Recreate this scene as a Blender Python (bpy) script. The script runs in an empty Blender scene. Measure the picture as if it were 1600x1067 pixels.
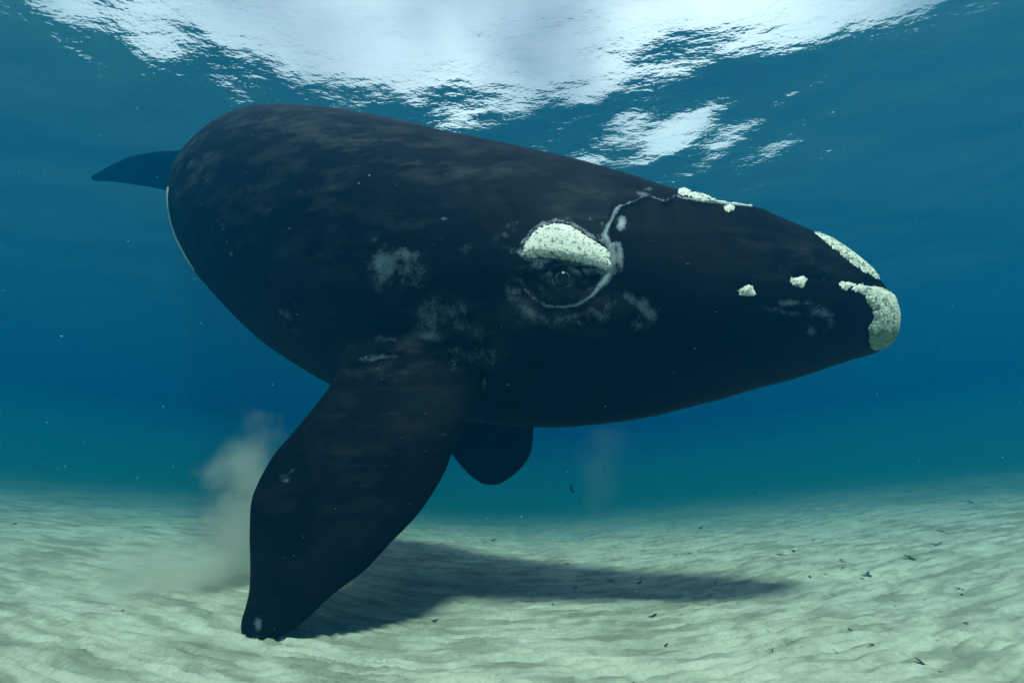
import bpy, bmesh, math, random
import numpy as np
from mathutils import Vector, Matrix
from mathutils.bvhtree import BVHTree

HAZE_ON = True
random.seed(7)
rng = np.random.default_rng(11)
scene = bpy.context.scene
R = math.radians

# ------------------------------------------------------------------ camera
FPX = 700.0                       # focal length in pixels of the 1600 x 1067 photograph
PITCH = R(16.0)
CAM_Z = 0.926                     # height over the sand where the flipper tip rests
CAM = np.array([0.0, 0.0, CAM_Z])
cr = np.array([1.0, 0.0, 0.0])
cf = np.array([0.0, math.cos(PITCH), math.sin(PITCH)])
cu = np.array([0.0, -math.sin(PITCH), math.cos(PITCH)])
cam_d = bpy.data.cameras.new('camera')
cam = bpy.data.objects.new('camera', cam_d)
scene.collection.objects.link(cam)
cam.location = CAM
cam.rotation_euler = (R(90) + PITCH, 0, 0)
cam_d.sensor_width = 36.0
cam_d.lens = 36.0 * FPX / 1600.0
cam_d.clip_start = 0.02
cam_d.clip_end = 1000.0
scene.camera = cam

# ------------------------------------------------------------------ sky, sun, exposure
SUN_ELEV = R(57.0)
SUN_AZ = R(168.0)                 # measured from straight ahead (+Y), positive to the right
world = bpy.data.worlds.new('World')
scene.world = world
world.use_nodes = True
wn, wl = world.node_tree.nodes, world.node_tree.links
wn.clear()
w_out = wn.new('ShaderNodeOutputWorld')
w_bg = wn.new('ShaderNodeBackground')
w_sky = wn.new('ShaderNodeTexSky')
w_sky.sky_type = 'NISHITA'
w_sky.sun_disc = False
w_sky.sun_elevation = SUN_ELEV
w_sky.sun_rotation = SUN_AZ
w_tc = wn.new('ShaderNodeTexCoord')
w_noise = wn.new('ShaderNodeTexNoise')
w_noise.inputs['Scale'].default_value = 2.0
w_noise.inputs['Detail'].default_value = 3
w_ramp = wn.new('ShaderNodeValToRGB')
w_ramp.color_ramp.elements[0].position = 0.30
w_ramp.color_ramp.elements[1].position = 0.66
w_mix = wn.new('ShaderNodeMix'); w_mix.data_type = 'RGBA'
w_mix.inputs['B'].default_value = (13.2, 11.6, 12.2, 1)       # bright thin cloud
wl.new(w_tc.outputs['Generated'], w_noise.inputs['Vector'])
wl.new(w_noise.outputs['Fac'], w_ramp.inputs['Fac'])
wl.new(w_ramp.outputs['Color'], w_mix.inputs['Factor'])
wl.new(w_sky.outputs['Color'], w_mix.inputs['A'])
wl.new(w_mix.outputs['Result'], w_bg.inputs['Color'])
w_bg.inputs['Strength'].default_value = 0.10
wl.new(w_bg.outputs['Background'], w_out.inputs['Surface'])

sun_d = bpy.data.lights.new('sun', 'SUN')
sun_d.energy = 5.0
sun_d.angle = R(9.0)              # sunlight spread by the moving surface
sun_d.color = (1.0, 0.96, 0.88)
sun = bpy.data.objects.new('sun', sun_d)
scene.collection.objects.link(sun)
sdir = Vector((math.sin(SUN_AZ) * math.cos(SUN_ELEV), math.cos(SUN_AZ) * math.cos(SUN_ELEV), math.sin(SUN_ELEV)))
sun.rotation_euler = sdir.to_track_quat('Z', 'Y').to_euler()
sun.location = sdir * 60

vs = scene.view_settings
vs.view_transform = 'Standard'
vs.look = 'None'
vs.exposure = 0.74
vs.gamma = 1.0
vs.use_curve_mapping = False
cy = scene.cycles
cy.use_denoising = True
cy.max_bounces = 8
cy.volume_bounces = 2
cy.diffuse_bounces = 3
cy.glossy_bounces = 3
cy.transmission_bounces = 4
cy.transparent_max_bounces = 12
cy.caustics_reflective = False
cy.caustics_refractive = False
cy.sample_clamp_indirect = 4.0

# ------------------------------------------------------------------ helpers
def P(px, py, d):
    """photo pixel + depth along the optical axis -> world point"""
    x = (px - 800.0) / FPX * d
    y = (533.5 - py) / FPX * d
    return CAM + cr * x + cu * y + cf * d

def proj(v):
    q = v - CAM
    d = q @ cf
    dd = np.where(np.abs(d) < 1e-6, 1e-6, d)
    return np.stack([800.0 + FPX * (q @ cr) / dd, 533.5 - FPX * (q @ cu) / dd], 1), d

def link(o, parent=None):
    scene.collection.objects.link(o)
    if parent is not None:
        o.parent = parent
        o.matrix_parent_inverse = parent.matrix_world.inverted()
    return o

def mesh_obj(name, verts, faces, mat, parent=None, smooth=True):
    me = bpy.data.meshes.new(name)
    verts = np.asarray(verts, dtype=np.float64)
    if isinstance(faces, np.ndarray):
        n, k = faces.shape
        me.vertices.add(len(verts)); me.vertices.foreach_set('co', verts.astype(np.float32).ravel())
        me.loops.add(n * k); me.loops.foreach_set('vertex_index', faces.astype(np.int32).ravel())
        me.polygons.add(n)
        me.polygons.foreach_set('loop_start', np.arange(0, n * k, k, dtype=np.int32))
        me.update(calc_edges=True); me.validate()
    else:
        me.from_pydata([tuple(v) for v in verts], [], [tuple(int(i) for i in f) for f in faces]); me.update()
    if smooth:
        me.polygons.foreach_set('use_smooth', np.ones(len(me.polygons), dtype=bool))
    if mat: me.materials.append(mat)
    return link(bpy.data.objects.new(name, me), parent)

def tag(o, label=None, category=None, group=None, kind=None):
    if label: o['label'] = label
    if category: o['category'] = category
    if group: o['group'] = group
    if kind: o['kind'] = kind
    return o

def _hash(ix, iy, seed):
    h = (ix.astype(np.int64) * 374761393 + iy.astype(np.int64) * 668265263 + seed * 982451653) & 0xFFFFFFFF
    h = ((h ^ (h >> 13)) * 1274126177) & 0xFFFFFFFF
    return h ^ (h >> 16)

def perlin(x, y, seed=0):
    x0 = np.floor(x); y0 = np.floor(y)
    fx = x - x0; fy = y - y0
    u = fx * fx * fx * (fx * (fx * 6 - 15) + 10); v = fy * fy * fy * (fy * (fy * 6 - 15) + 10)
    def g(ox, oy):
        a = _hash(x0 + ox, y0 + oy, seed) / 4294967296.0 * 2 * np.pi
        return np.cos(a) * (fx - ox) + np.sin(a) * (fy - oy)
    a = g(0, 0); b = g(1, 0); c = g(0, 1); d = g(1, 1)
    return ((a + (b - a) * u) + ((c + (d - c) * u) - (a + (b - a) * u)) * v) * 1.5

def fbm(x, y, oct=4, seed=0, gain=0.5):
    s = 0; a = 1.0; f = 1.0
    for i in range(oct):
        s = s + a * perlin(x * f + 17.3 * i, y * f - 9.1 * i, seed + i); a *= gain; f *= 2.03
    return s

def sstep(a, b, x):
    t = np.clip((x - a) / (b - a), 0, 1)
    return t * t * (3 - 2 * t)

def grid_axis(lo, hi, c, fine, n):
    """n+1 coordinates from lo to hi, finest round c"""
    u0 = -math.asinh((c - lo) / fine); u1 = math.asinh((hi - c) / fine)
    return c + fine * np.sinh(np.linspace(u0, u1, n + 1))

def grid_faces(nx, ny):
    i = np.arange(nx); j = np.arange(ny)
    I, J = np.meshgrid(i, j)
    a = (J * (nx + 1) + I).ravel()
    return np.stack([a, a + 1, a + nx + 2, a + nx + 1], 1)

def material(name):
    m = bpy.data.materials.new(name); m.use_nodes = True
    m.node_tree.nodes.clear()
    return m, m.node_tree.nodes, m.node_tree.links

def seg_dist(p, poly):
    """distance of points to an open polyline, and the arc parameter 0..1 of the closest place"""
    poly = np.asarray(poly, float)
    best = np.full(len(p), 1e9); par = np.zeros(len(p)); side = np.zeros(len(p))
    L = np.concatenate([[0], np.cumsum(np.linalg.norm(np.diff(poly, axis=0), axis=1))])
    for k in range(len(poly) - 1):
        a = poly[k]; ab = poly[k + 1] - a
        t = np.clip(((p - a) @ ab) / (ab @ ab), 0, 1)
        q = a + t[:, None] * ab
        d = np.linalg.norm(p - q, axis=1)
        m = d < best
        best[m] = d[m]; par[m] = (L[k] + t[m] * (L[k + 1] - L[k])) / L[-1]
        cr_ = ab[0] * (p[:, 1] - a[1]) - ab[1] * (p[:, 0] - a[0])
        side[m] = np.sign(cr_[m])
    return best, par, side

def poly_sd(p, poly):
    """signed distance to a closed polygon, positive inside"""
    poly = np.asarray(poly, float)
    d, _, _ = seg_dist(p, np.vstack([poly, poly[:1]]))
    ins = np.zeros(len(p), bool)
    n = len(poly)
    for i in range(n):
        x0, y0 = poly[i]; x1, y1 = poly[(i + 1) % n]
        if y0 == y1: continue
        c = ((y0 > p[:, 1]) != (y1 > p[:, 1])) & (p[:, 0] < (x1 - x0) * (p[:, 1] - y0) / (y1 - y0) + x0)
        ins ^= c
    return np.where(ins, d, -d)

# ------------------------------------------------------------------ seabed
def ground_base(X, Y):
    d = np.where(X < 0, 0.100, 0.118) * (np.sqrt(X * X + 9.0) - 3.0)         # shallow trough: the sand rises to both sides
    d = np.where(d > 3.2, 3.2 + 1.5 * np.tanh((d - 3.2) / 1.5), d)
    return -0.050 * (Y - 2.87) + d * sstep(-6, 3, Y) + 0.05 * fbm(X * 0.35, Y * 0.35, 2, 5)

def ripple(X, Y):
    yy = Y - 0.17 * X * X / (1 + 0.06 * X * X)          # crests bow away from the diver on both sides
    wob = 0.13 * fbm(X * 0.8, yy * 1.1, 2, 21) + 0.06 * fbm(X * 2.8, yy * 2.4, 2, 23)
    def train(lam, sh, seed):
        ph = (yy + wob + sh) / lam
        f = ph - np.floor(ph)
        w = np.where(f < 0.38, f / 0.38, (1 - f) / 0.62)    # one face steeper than the other
        return (w * w * (3 - 2 * w) - 0.5) * np.clip(0.85 + 1.2 * fbm(X * 1.9, yy * 3.2, 2, seed), 0.0, 1.5)
    return 0.023 * train(0.092, 0.0, 31) + 0.011 * train(0.055, 0.08 * X, 35) + 0.012 * fbm(X * 5.0, yy * 9.0, 3, 41)

def ground_z(X, Y):
    X = np.asarray(X, float); Y = np.asarray(Y, float)
    dist = np.sqrt(X * X + Y * Y)
    return ground_base(X, Y) + ripple(X, Y) * (1 - sstep(9, 18, dist))

m_sand, n, l = material('pale_sand')
out = n.new('ShaderNodeOutputMaterial'); b = n.new('ShaderNodeBsdfPrincipled')
tc = n.new('ShaderNodeTexCoord')
n1 = n.new('ShaderNodeTexNoise'); n1.inputs['Scale'].default_value = 2.2; n1.inputs['Detail'].default_value = 6
n2 = n.new('ShaderNodeTexNoise'); n2.inputs['Scale'].default_value = 60; n2.inputs['Detail'].default_value = 4
n3 = n.new('ShaderNodeTexNoise'); n3.inputs['Scale'].default_value = 11; n3.inputs['Detail'].default_value = 5; n3.inputs['Roughness'].default_value = 0.7
for q in (n1, n2, n3): l.new(tc.outputs['Object'], q.inputs['Vector'])
r1 = n.new('ShaderNodeValToRGB'); r1.color_ramp.elements[0].position = 0.33; r1.color_ramp.elements[1].position = 0.66
r1.color_ramp.elements[0].color = (0.36, 0.345, 0.255, 1); r1.color_ramp.elements[1].color = (0.50, 0.475, 0.36, 1)
l.new(n1.outputs['Fac'], r1.inputs['Fac'])
r3 = n.new('ShaderNodeValToRGB'); r3.color_ramp.elements[0].position = 0.30; r3.color_ramp.elements[1].position = 0.52
r3.color_ramp.elements[0].color = (0.55, 0.55, 0.5, 1); r3.color_ramp.elements[1].color = (1, 1, 1, 1)
l.new(n3.outputs['Fac'], r3.inputs['Fac'])
r2 = n.new('ShaderNodeValToRGB'); r2.color_ramp.elements[0].position = 0.28; r2.color_ramp.elements[1].position = 0.50
r2.color_ramp.elements[0].color = (0.80, 0.79, 0.75, 1); r2.color_ramp.elements[1].color = (1, 1, 1, 1)
l.new(n2.outputs['Fac'], r2.inputs['Fac'])
mx = n.new('ShaderNodeMix'); mx.data_type = 'RGBA'; mx.blend_type = 'MULTIPLY'; mx.inputs['Factor'].default_value = 1
l.new(r1.outputs['Color'], mx.inputs['A']); l.new(r2.outputs['Color'], mx.inputs['B'])
mx2 = n.new('ShaderNodeMix'); mx2.data_type = 'RGBA'; mx2.blend_type = 'MULTIPLY'; mx2.inputs['Factor'].default_value = 0.4
l.new(mx.outputs['Result'], mx2.inputs['A']); l.new(r3.outputs['Color'], mx2.inputs['B'])
fl = n.new('ShaderNodeAttribute'); fl.attribute_name = 'fluff'
rf = n.new('ShaderNodeValToRGB'); rf.color_ramp.elements[0].position = 0.22; rf.color_ramp.elements[1].position = 0.62
rf.color_ramp.elements[0].color = (0.62, 0.64, 0.61, 1); rf.color_ramp.elements[1].color = (1, 1, 1, 1)
l.new(fl.outputs['Fac'], rf.inputs['Fac'])
mx3 = n.new('ShaderNodeMix'); mx3.data_type = 'RGBA'; mx3.blend_type = 'MULTIPLY'; mx3.inputs['Factor'].default_value = 1
l.new(mx2.outputs['Result'], mx3.inputs['A']); l.new(rf.outputs['Color'], mx3.inputs['B'])
l.new(mx3.outputs['Result'], b.inputs['Base Color'])
b.inputs['Roughness'].default_value = 0.95
b.inputs['Specular IOR Level'].default_value = 0.1
bp = n.new('ShaderNodeBump'); bp.inputs['Strength'].default_value = 0.3; bp.inputs['Distance'].default_value = 0.008
l.new(n2.outputs['Fac'], bp.inputs['Height']); l.new(bp.outputs['Normal'], b.inputs['Normal'])
l.new(b.outputs['BSDF'], out.inputs['Surface'])

NXG, NYG = 760, 760
gx = grid_axis(-110, 110, 0.0, 2.4, NXG); gy = grid_axis(-25, 130, 2.5, 1.3, NYG)
GX, GY = np.meshgrid(gx, gy)
gv = np.stack([GX.ravel(), GY.ravel(), ground_z(GX.ravel(), GY.ravel())], 1)
seabed = mesh_obj('seabed', gv, grid_faces(NXG, NYG), m_sand)
fx, fy = GX.ravel(), GY.ravel()
fy = fy - 0.17 * fx * fx / (1 + 0.06 * fx * fx)
at = seabed.data.attributes.new('fluff', 'FLOAT', 'POINT')          # dark organic fluff drawn out along the swell
at.data.foreach_set('value', (0.5 + 0.6 * fbm(fx * 1.7, fy * 7.5, 4, 61, 0.6) + 0.25 * fbm(fx * .5, fy * .6, 2, 67)).astype(np.float32))
tag(seabed, 'pale rippled sand of the sea floor', kind='structure')

# ------------------------------------------------------------------ water surface seen from below
SURF_Z = CAM_Z + 7.8
def waves(X, Y):
    r = np.random.default_rng(5)
    z = np.zeros_like(X)
    for k in range(46):
        lam = 0.35 * (9.0 / 0.35) ** r.random()
        th = R(70) + r.normal(0, 0.75)
        ph = r.random() * 6.283
        slope = 0.021 if lam > 1.2 else 0.0085
        a = slope * lam / 6.283
        z += a * np.sin(6.283 / lam * (X * math.cos(th) + Y * math.sin(th)) + ph)
    return z
NXW, NYW = 520, 520
wx = grid_axis(-110, 110, 0.0, 7.0, NXW); wy = grid_axis(-25, 130, 8.0, 5.0, NYW)
WX, WY = np.meshgrid(wx, wy)
fade = 1 - sstep(25, 60, np.hypot(WX, WY))
wv = np.stack([WX.ravel(), WY.ravel(), (SURF_Z + waves(WX, WY) * fade).ravel()], 1)
m_water, n, l = material('water_surface')
out = n.new('ShaderNodeOutputMaterial')
fr = n.new('ShaderNodeFresnel'); fr.inputs['IOR'].default_value = 1.333
tr = n.new('ShaderNodeBsdfTransparent'); gl = n.new('ShaderNodeBsdfGlossy'); gl.inputs['Roughness'].default_value = 0.45
mixs = n.new('ShaderNodeMixShader')
tc = n.new('ShaderNodeTexCoord')
mp = n.new('ShaderNodeMapping'); mp.inputs['Scale'].default_value = (0.55, 1.0, 1.0); mp.inputs['Rotation'].default_value = (0, 0, R(20))
nz = n.new('ShaderNodeTexNoise'); nz.inputs['Scale'].default_value = 4.5; nz.inputs['Detail'].default_value = 3; nz.inputs['Roughness'].default_value = 0.55
bp = n.new('ShaderNodeBump'); bp.inputs['Strength'].default_value = 1.0; bp.inputs['Distance'].default_value = 0.020
l.new(tc.outputs['Object'], mp.inputs['Vector']); l.new(mp.outputs['Vector'], nz.inputs['Vector'])
l.new(nz.outputs['Fac'], bp.inputs['Height'])
l.new(bp.outputs['Normal'], fr.inputs['Normal']); l.new(bp.outputs['Normal'], gl.inputs['Normal'])
l.new(fr.outputs['Fac'], mixs.inputs['Fac']); l.new(tr.outputs['BSDF'], mixs.inputs[1]); l.new(gl.outputs['BSDF'], mixs.inputs[2])
l.new(mixs.outputs['Shader'], out.inputs['Surface'])
water = mesh_obj('water_surface', wv, grid_faces(NXW, NYW), m_water)
tag(water, 'rippling underside of the sea surface with bright sky showing through', kind='structure')

# ------------------------------------------------------------------ whale: lofted pieces fused into one skin
def spline(arr, per):
    """Catmull-Rom through rows of arr"""
    a = np.asarray(arr, float)
    ext = np.vstack([2 * a[0] - a[1], a, 2 * a[-1] - a[-2]])
    rows = []
    for i in range(1, len(ext) - 2):
        p0, p1, p2, p3 = ext[i - 1:i + 3]
        for k in range(per):
            t = k / per
            rows.append(0.5 * (2 * p1 + (p2 - p0) * t + (2 * p0 - 5 * p1 + 4 * p2 - p3) * t * t + (3 * p1 - p0 - 3 * p2 + p3) * t ** 3))
    rows.append(ext[-2])
    return np.array(rows)

def loft(C, A, B, E, pinch=None, nseg=56):
    """closed tube: centres C, half axes A (up) and B (sideways), superellipse exponents E"""
    th = np.linspace(0, 2 * np.pi, nseg, endpoint=False)
    s, c = np.sin(th), np.cos(th)
    verts = []
    for i in range(len(C)):
        e = E[i]
        ss = np.sign(s) * np.abs(s) ** e; cc = np.sign(c) * np.abs(c) ** e
        if pinch is not None:
            cc = cc * (1 - pinch[i] * np.clip(ss, 0, 1) ** 1.3)
        verts.append(C[i] + ss[:, None] * A[i] + cc[:, None] * B[i])
    verts = np.vstack(verts)
    faces = []
    m = len(C)
    for i in range(m - 1):
        for k in range(nseg):
            k2 = (k + 1) % nseg
            faces.append((i * nseg + k, i * nseg + k2, (i + 1) * nseg + k2, (i + 1) * nseg + k))
    verts = np.vstack([verts, C[0], C[-1]])
    f0, f1 = len(verts) - 2, len(verts) - 1
    for k in range(nseg):
        k2 = (k + 1) % nseg
        faces.append((f0, k2, k)); faces.append((f1, (m - 1) * nseg + k, (m - 1) * nseg + k2))
    return verts, faces

# --- trunk and head: (top pixel, bottom pixel, depth, half width m, exponent, top pinch)
HEAD = [
    ((1396, 478), (1392, 530), 2.60, 0.07, 1.0, 0.0),
    ((1376, 455), (1370, 549), 2.62, 0.16, 1.0, 0.1),
    ((1340, 413), (1326, 563), 2.64, 0.25, 1.0, 0.2),
    ((1290, 378), (1262, 584), 2.68, 0.35, 1.0, 0.25),
    ((1225, 351), (1180, 607), 2.73, 0.44, 1.0, 0.28),
    ((1130, 322), (1080, 635), 2.82, 0.54, 1.0, 0.30),
    ((1035, 293), (975, 658), 2.93, 0.63, 1.0, 0.30),
    ((940, 264), (880, 667), 3.06, 0.72, 1.0, 0.25),
    ((840, 242), (770, 662), 3.25, 0.82, 1.0, 0.15),
    ((740, 222), (660, 645), 3.52, 0.95, 1.0, 0.08),
    ((650, 206), (560, 610), 3.85, 1.06, 1.0, 0.0),
    ((565, 190), (485, 562), 4.20, 1.08, 1.0, 0.0),
]
# --- rear: (centre pixel, depth, half height, half width)
REAR = [
    ((464, 346), 4.62, 1.12, 1.06),
    ((425, 322), 5.15, 1.00, 0.95),
    ((388, 300), 5.75, 0.80, 0.76),
    ((352, 282), 6.40, 0.56, 0.52),
    ((320, 270), 7.00, 0.34, 0.28),
    ((298, 264), 7.50, 0.20, 0.16),
    ((282, 263), 7.90, 0.08, 0.10),
]
DS = 1.2                          # trunk and head stand this much farther off than first laid out
rows = []
for (t, bt, d, w, e, pc) in HEAD:
    d *= DS; w *= DS
    T, Bm = P(*t, d), P(*bt, d)
    rows.append(np.concatenate([(T + Bm) / 2, (T - Bm) / 2, [w, e, pc]]))
up_w = np.array([0.0, 0.0, 1.0])
for (c, d, hv, hw) in REAR:
    d *= DS; hv *= DS; hw *= DS
    rows.append(np.concatenate([P(*c, d), cu * hv, [hw, 1.0, 0.0]]))
S = spline(rows, 7)
C, A = S[:, :3], S[:, 3:6]
tan = np.gradient(C, axis=0); tan /= np.linalg.norm(tan, axis=1)[:, None]
ah = A / np.linalg.norm(A, axis=1)[:, None]
rear_mask = np.arange(len(S)) >= 7 * len(HEAD)
A = np.where(rear_mask[:, None], A - (A * tan).sum(1)[:, None] * tan, A)
Bv = np.cross(A, tan); Bv /= np.linalg.norm(Bv, axis=1)[:, None]
Bv *= np.clip(S[:, 6], 0.03, None)[:, None]
pieces = [loft(C, A, Bv, S[:, 7], S[:, 8])]

def blade(secs, k=1.2, per=6):
    """flat limb from (left pixel, right pixel, depth left, depth right, thickness)"""
    rows = []
    for (a, b_, da, db, th) in secs:
        da *= k; db *= k; th *= k
        Pa, Pb = P(*a, da), P(*b_, db)
        rows.append(np.concatenate([(Pa + Pb) / 2, (Pb - Pa) / 2, [th]]))
    S = spline(rows, per)
    C, H = S[:, :3], S[:, 3:6]
    tan = np.gradient(C, axis=0); tan /= np.linalg.norm(tan, axis=1)[:, None]
    N = np.cross(H, tan); N /= np.linalg.norm(N, axis=1)[:, None]
    return loft(C, N * np.clip(S[:, 6], 0.012, None)[:, None], H, np.ones(len(C)), nseg=40)

NEAR_FLIPPER = [
    ((560, 520), (770, 560), 3.70, 3.45, 0.31),
    ((530, 565), (752, 610), 3.45, 3.22, 0.27),
    ((512, 604), (738, 650), 3.27, 3.07, 0.21),
    ((470, 660), (713, 696), 3.10, 2.94, 0.17),
    ((424, 716), (690, 750), 2.95, 2.83, 0.14),
    ((394, 776), (655, 803), 2.83, 2.73, 0.12),
    ((388, 832), (613, 847), 2.73, 2.65, 0.10),
    ((389, 882), (570, 890), 2.65, 2.58, 0.085),
    ((387, 930), (520, 930), 2.58, 2.52, 0.068),
    ((377, 966), (472, 977), 2.54, 2.49, 0.05),
    ((376, 990), (430, 1002), 2.515, 2.49, 0.036),
    ((388, 1003), (406, 1008), 2.51, 2.50, 0.018),
]
pieces.append(blade(NEAR_FLIPPER, 1.0))
FAR_FLIPPER = [
    ((690, 560), (850, 580), 3.9, 3.75, 0.20),
    ((684, 620), (838, 630), 4.05, 3.9, 0.16),
    ((688, 670), (834, 676), 4.15, 4.0, 0.12),
    ((706, 708), (828, 712), 4.22, 4.08, 0.09),
    ((730, 738), (806, 740), 4.28, 4.16, 0.06),
    ((752, 754), (784, 755), 4.32, 4.25, 0.03),
]
pieces.append(blade(FAR_FLIPPER, DS))
# flukes: chord ends (leading / trailing edge) from the stock to the tip, mirrored behind the body
LEFT_FLUKE = [
    ((300, 234), (300, 306), 7.55, 7.75, 0.13),
    ((275, 235), (266, 300), 7.50, 7.75, 0.10),
    ((240, 237), (234, 293), 7.45, 7.70, 0.07),
    ((205, 244), (202, 288), 7.45, 7.62, 0.055),
    ((175, 256), (174, 285), 7.48, 7.58, 0.04),
    ((152, 269), (153, 284), 7.50, 7.54, 0.03),
    ((142, 276), (143, 282), 7.52, 7.53, 0.015),
]
pieces.append(blade(LEFT_FLUKE, DS))
RIGHT_FLUKE = [((600 - a[0] + 10, a[1] - 3), (600 - b_[0] + 10, b_[1] - 3), da + 0.3, db + 0.3, th) for (a, b_, da, db, th) in LEFT_FLUKE]
pieces.append(blade(RIGHT_FLUKE, DS))

av, af, off = [], [], 0
for v, f in pieces:
    av.append(v); af += [tuple(i + off for i in q) for q in f]; off += len(v)
raw = mesh_obj('whale_raw', np.vstack(av), af, None)
bm = bmesh.new(); bm.from_mesh(raw.data); bmesh.ops.recalc_face_normals(bm, faces=bm.faces); bm.to_mesh(raw.data); bm.free()
VOX = 0.015
md = raw.modifiers.new('fuse', 'REMESH'); md.mode = 'VOXEL'; md.voxel_size = VOX; md.use_smooth_shade = True
dg = bpy.context.evaluated_depsgraph_get()
me = bpy.data.meshes.new_from_object(raw.evaluated_get(dg))
bpy.data.objects.remove(raw)
me.name = 'body'

nv = len(me.vertices)
co = np.empty(nv * 3, np.float32); me.vertices.foreach_get('co', co); co = co.reshape(-1, 3).astype(float)
ed = np.empty(len(me.edges) * 2, np.int32); me.edges.foreach_get('vertices', ed); ed = ed.reshape(-1, 2)
deg = np.bincount(ed.ravel(), minlength=nv).astype(float)
def relax(v, it, f=0.5):
    for _ in range(it):
        s = np.zeros_like(v)
        for k in range(3):
            s[:, k] = np.bincount(ed[:, 0], v[ed[:, 1], k], nv) + np.bincount(ed[:, 1], v[ed[:, 0], k], nv)
        v = v + f * (s / deg[:, None] - v)
    return v
# Taubin smoothing keeps the volume, plus extra rounding where the flippers grow out of the trunk
co = relax(co, 10, 0.5)
for _ in range(24):
    co = relax(co, 1, 0.5); co = relax(co, 1, -0.52)
pj, dep = proj(co)
root = np.exp(-((pj[:, 0] - 630) / 170) ** 2 - ((pj[:, 1] - 590) / 75) ** 2) * (dep < 4.0)
sel = np.where(root > 0.03)[0]
lut = np.full(nv, -1); lut[sel] = np.arange(len(sel))
le = lut[ed]; le = le[(le >= 0).all(1)]
ld = np.maximum(np.bincount(le.ravel(), minlength=len(sel)), 1).astype(float)
sm = co[sel].copy(); wt = np.clip(root[sel] * 1.3, 0, 1)[:, None] * 0.6
for _ in range(240):
    acc = np.stack([np.bincount(le[:, 0], sm[le[:, 1], k], len(sel)) + np.bincount(le[:, 1], sm[le[:, 0], k], len(sel)) for k in range(3)], 1)
    sm = sm + wt * (acc / ld[:, None] - sm)
co[sel] = sm

def set_co(v):
    me.vertices.foreach_set('co', v.astype(np.float32).ravel()); me.update()
def normals():
    nn = np.empty(nv * 3, np.float32); me.vertex_normals.foreach_get('vector', nn); return nn.reshape(-1, 3).astype(float)
set_co(co); nrm = normals()
pj, dep = proj(co)
face = ((CAM - co) * nrm).sum(1) / np.linalg.norm(CAM - co, axis=1)
near = (face > 0.0) & (dep < 5.4)

# --- head relief: lip margin, fold round the eye, creases
def zp(pts, ox, oy, s): return [(ox + x / s, oy + y / s) for x, y in pts]
LIP = zp([(1000, 320), (985, 250), (1020, 180), (1060, 110), (1110, 70), (1200, 32), (1270, 2)], 760, 320, 5.333) + \
      zp([(390, 347), (440, 362), (500, 385), (550, 368), (600, 348), (660, 365), (780, 378), (900, 386), (1000, 404), (1100, 414), (1180, 425)], 930, 250, 5.0)
FOLD = zp([(290, 640), (330, 720), (400, 790), (500, 840), (620, 852), (750, 840), (870, 765), (970, 655), (1025, 570), (1045, 490), (1030, 400), (1000, 320)], 760, 320, 5.333)
LIP = [tuple(r) for r in spline(LIP, 5)]
idx = np.where(near & (pj[:, 0] > 740) & (pj[:, 0] < 1420))[0]
q = pj[idx]
disp = np.zeros(nv)
dl, tl, sl = seg_dist(q, LIP)
below = q[:, 1] > np.interp(q[:, 0], [x for x, y in LIP[20:]], [y for x, y in LIP[20:]])
disp[idx] += np.where((q[:, 0] > 955) & below, 0.065 * np.exp(-dl / 60.0), 0)
disp[idx] += 0.010 * np.exp(-(dl / 5.0) ** 2)
disp[idx] -= np.where((q[:, 0] > 955) & ~below, 0.026 * np.exp(-(dl / 11.0) ** 2), 0)
df, tf, sf = seg_dist(q, FOLD)
disp[idx] += 0.026 * np.exp(-(df / 7.0) ** 2)
# eye mound with a sunk ring round it
ex, ey = 879.0, 435.0
re_ = np.hypot((q[:, 0] - ex) / 1.15, q[:, 1] - ey)
disp[idx] += 0.030 * np.exp(-(re_ / 34.0) ** 2)
disp[idx] -= 0.048 * np.exp(-((re_ - 48.0) / 13.0) ** 2) * (q[:, 1] > 425)
disp[idx] -= 0.016 * np.exp(-((re_ - 24.0) / 4.5) ** 2)
disp[idx] += 0.008 * np.exp(-((re_ - 17.5) / 4.0) ** 2)
disp[idx] -= 0.030 * np.exp(-(re_ / 11.0) ** 2)
for line, a_, w_ in (([(862, 425), (870, 420), (880, 417), (892, 419), (900, 427)], 0.012, 3.0), ([(855, 430), (866, 416), (880, 411), (896, 414), (908, 428)], -0.014, 3.5),
                     ([(891, 421), (900, 428), (908, 436), (918, 438)], -0.016, 3.5), ([(848, 446), (858, 455), (871, 461), (886, 463)], -0.014, 4), ([(842, 452), (853, 463), (868, 470)], 0.010, 4),
                     ([(893, 462), (908, 454), (922, 446)], -0.012, 4), ([(818, 415), (835, 402), (860, 404), (900, 412), (940, 422)], -0.020, 5)):
    dd, _, _ = seg_dist(q, line)
    disp[idx] += a_ * np.exp(-(dd / w_) ** 2)
# brow bulge and cheek hollow give the head its planes
disp[idx] += 0.030 * np.exp(-((q[:, 0] - 880) / 75) ** 2 - ((q[:, 1] - 385) / 34) ** 2)
disp[idx] -= 0.030 * np.exp(-((q[:, 0] - 1010) / 45) ** 2 - ((q[:, 1] - 500) / 60) ** 2)
# crease of the closed jaw towards the chin
dj, tj, _ = seg_dist(q, [(1110, 424), (1180, 430), (1250, 434), (1320, 441), (1378, 447)])
disp[idx] -= 0.016 * tj * np.exp(-(dj / 6.0) ** 2)
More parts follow.
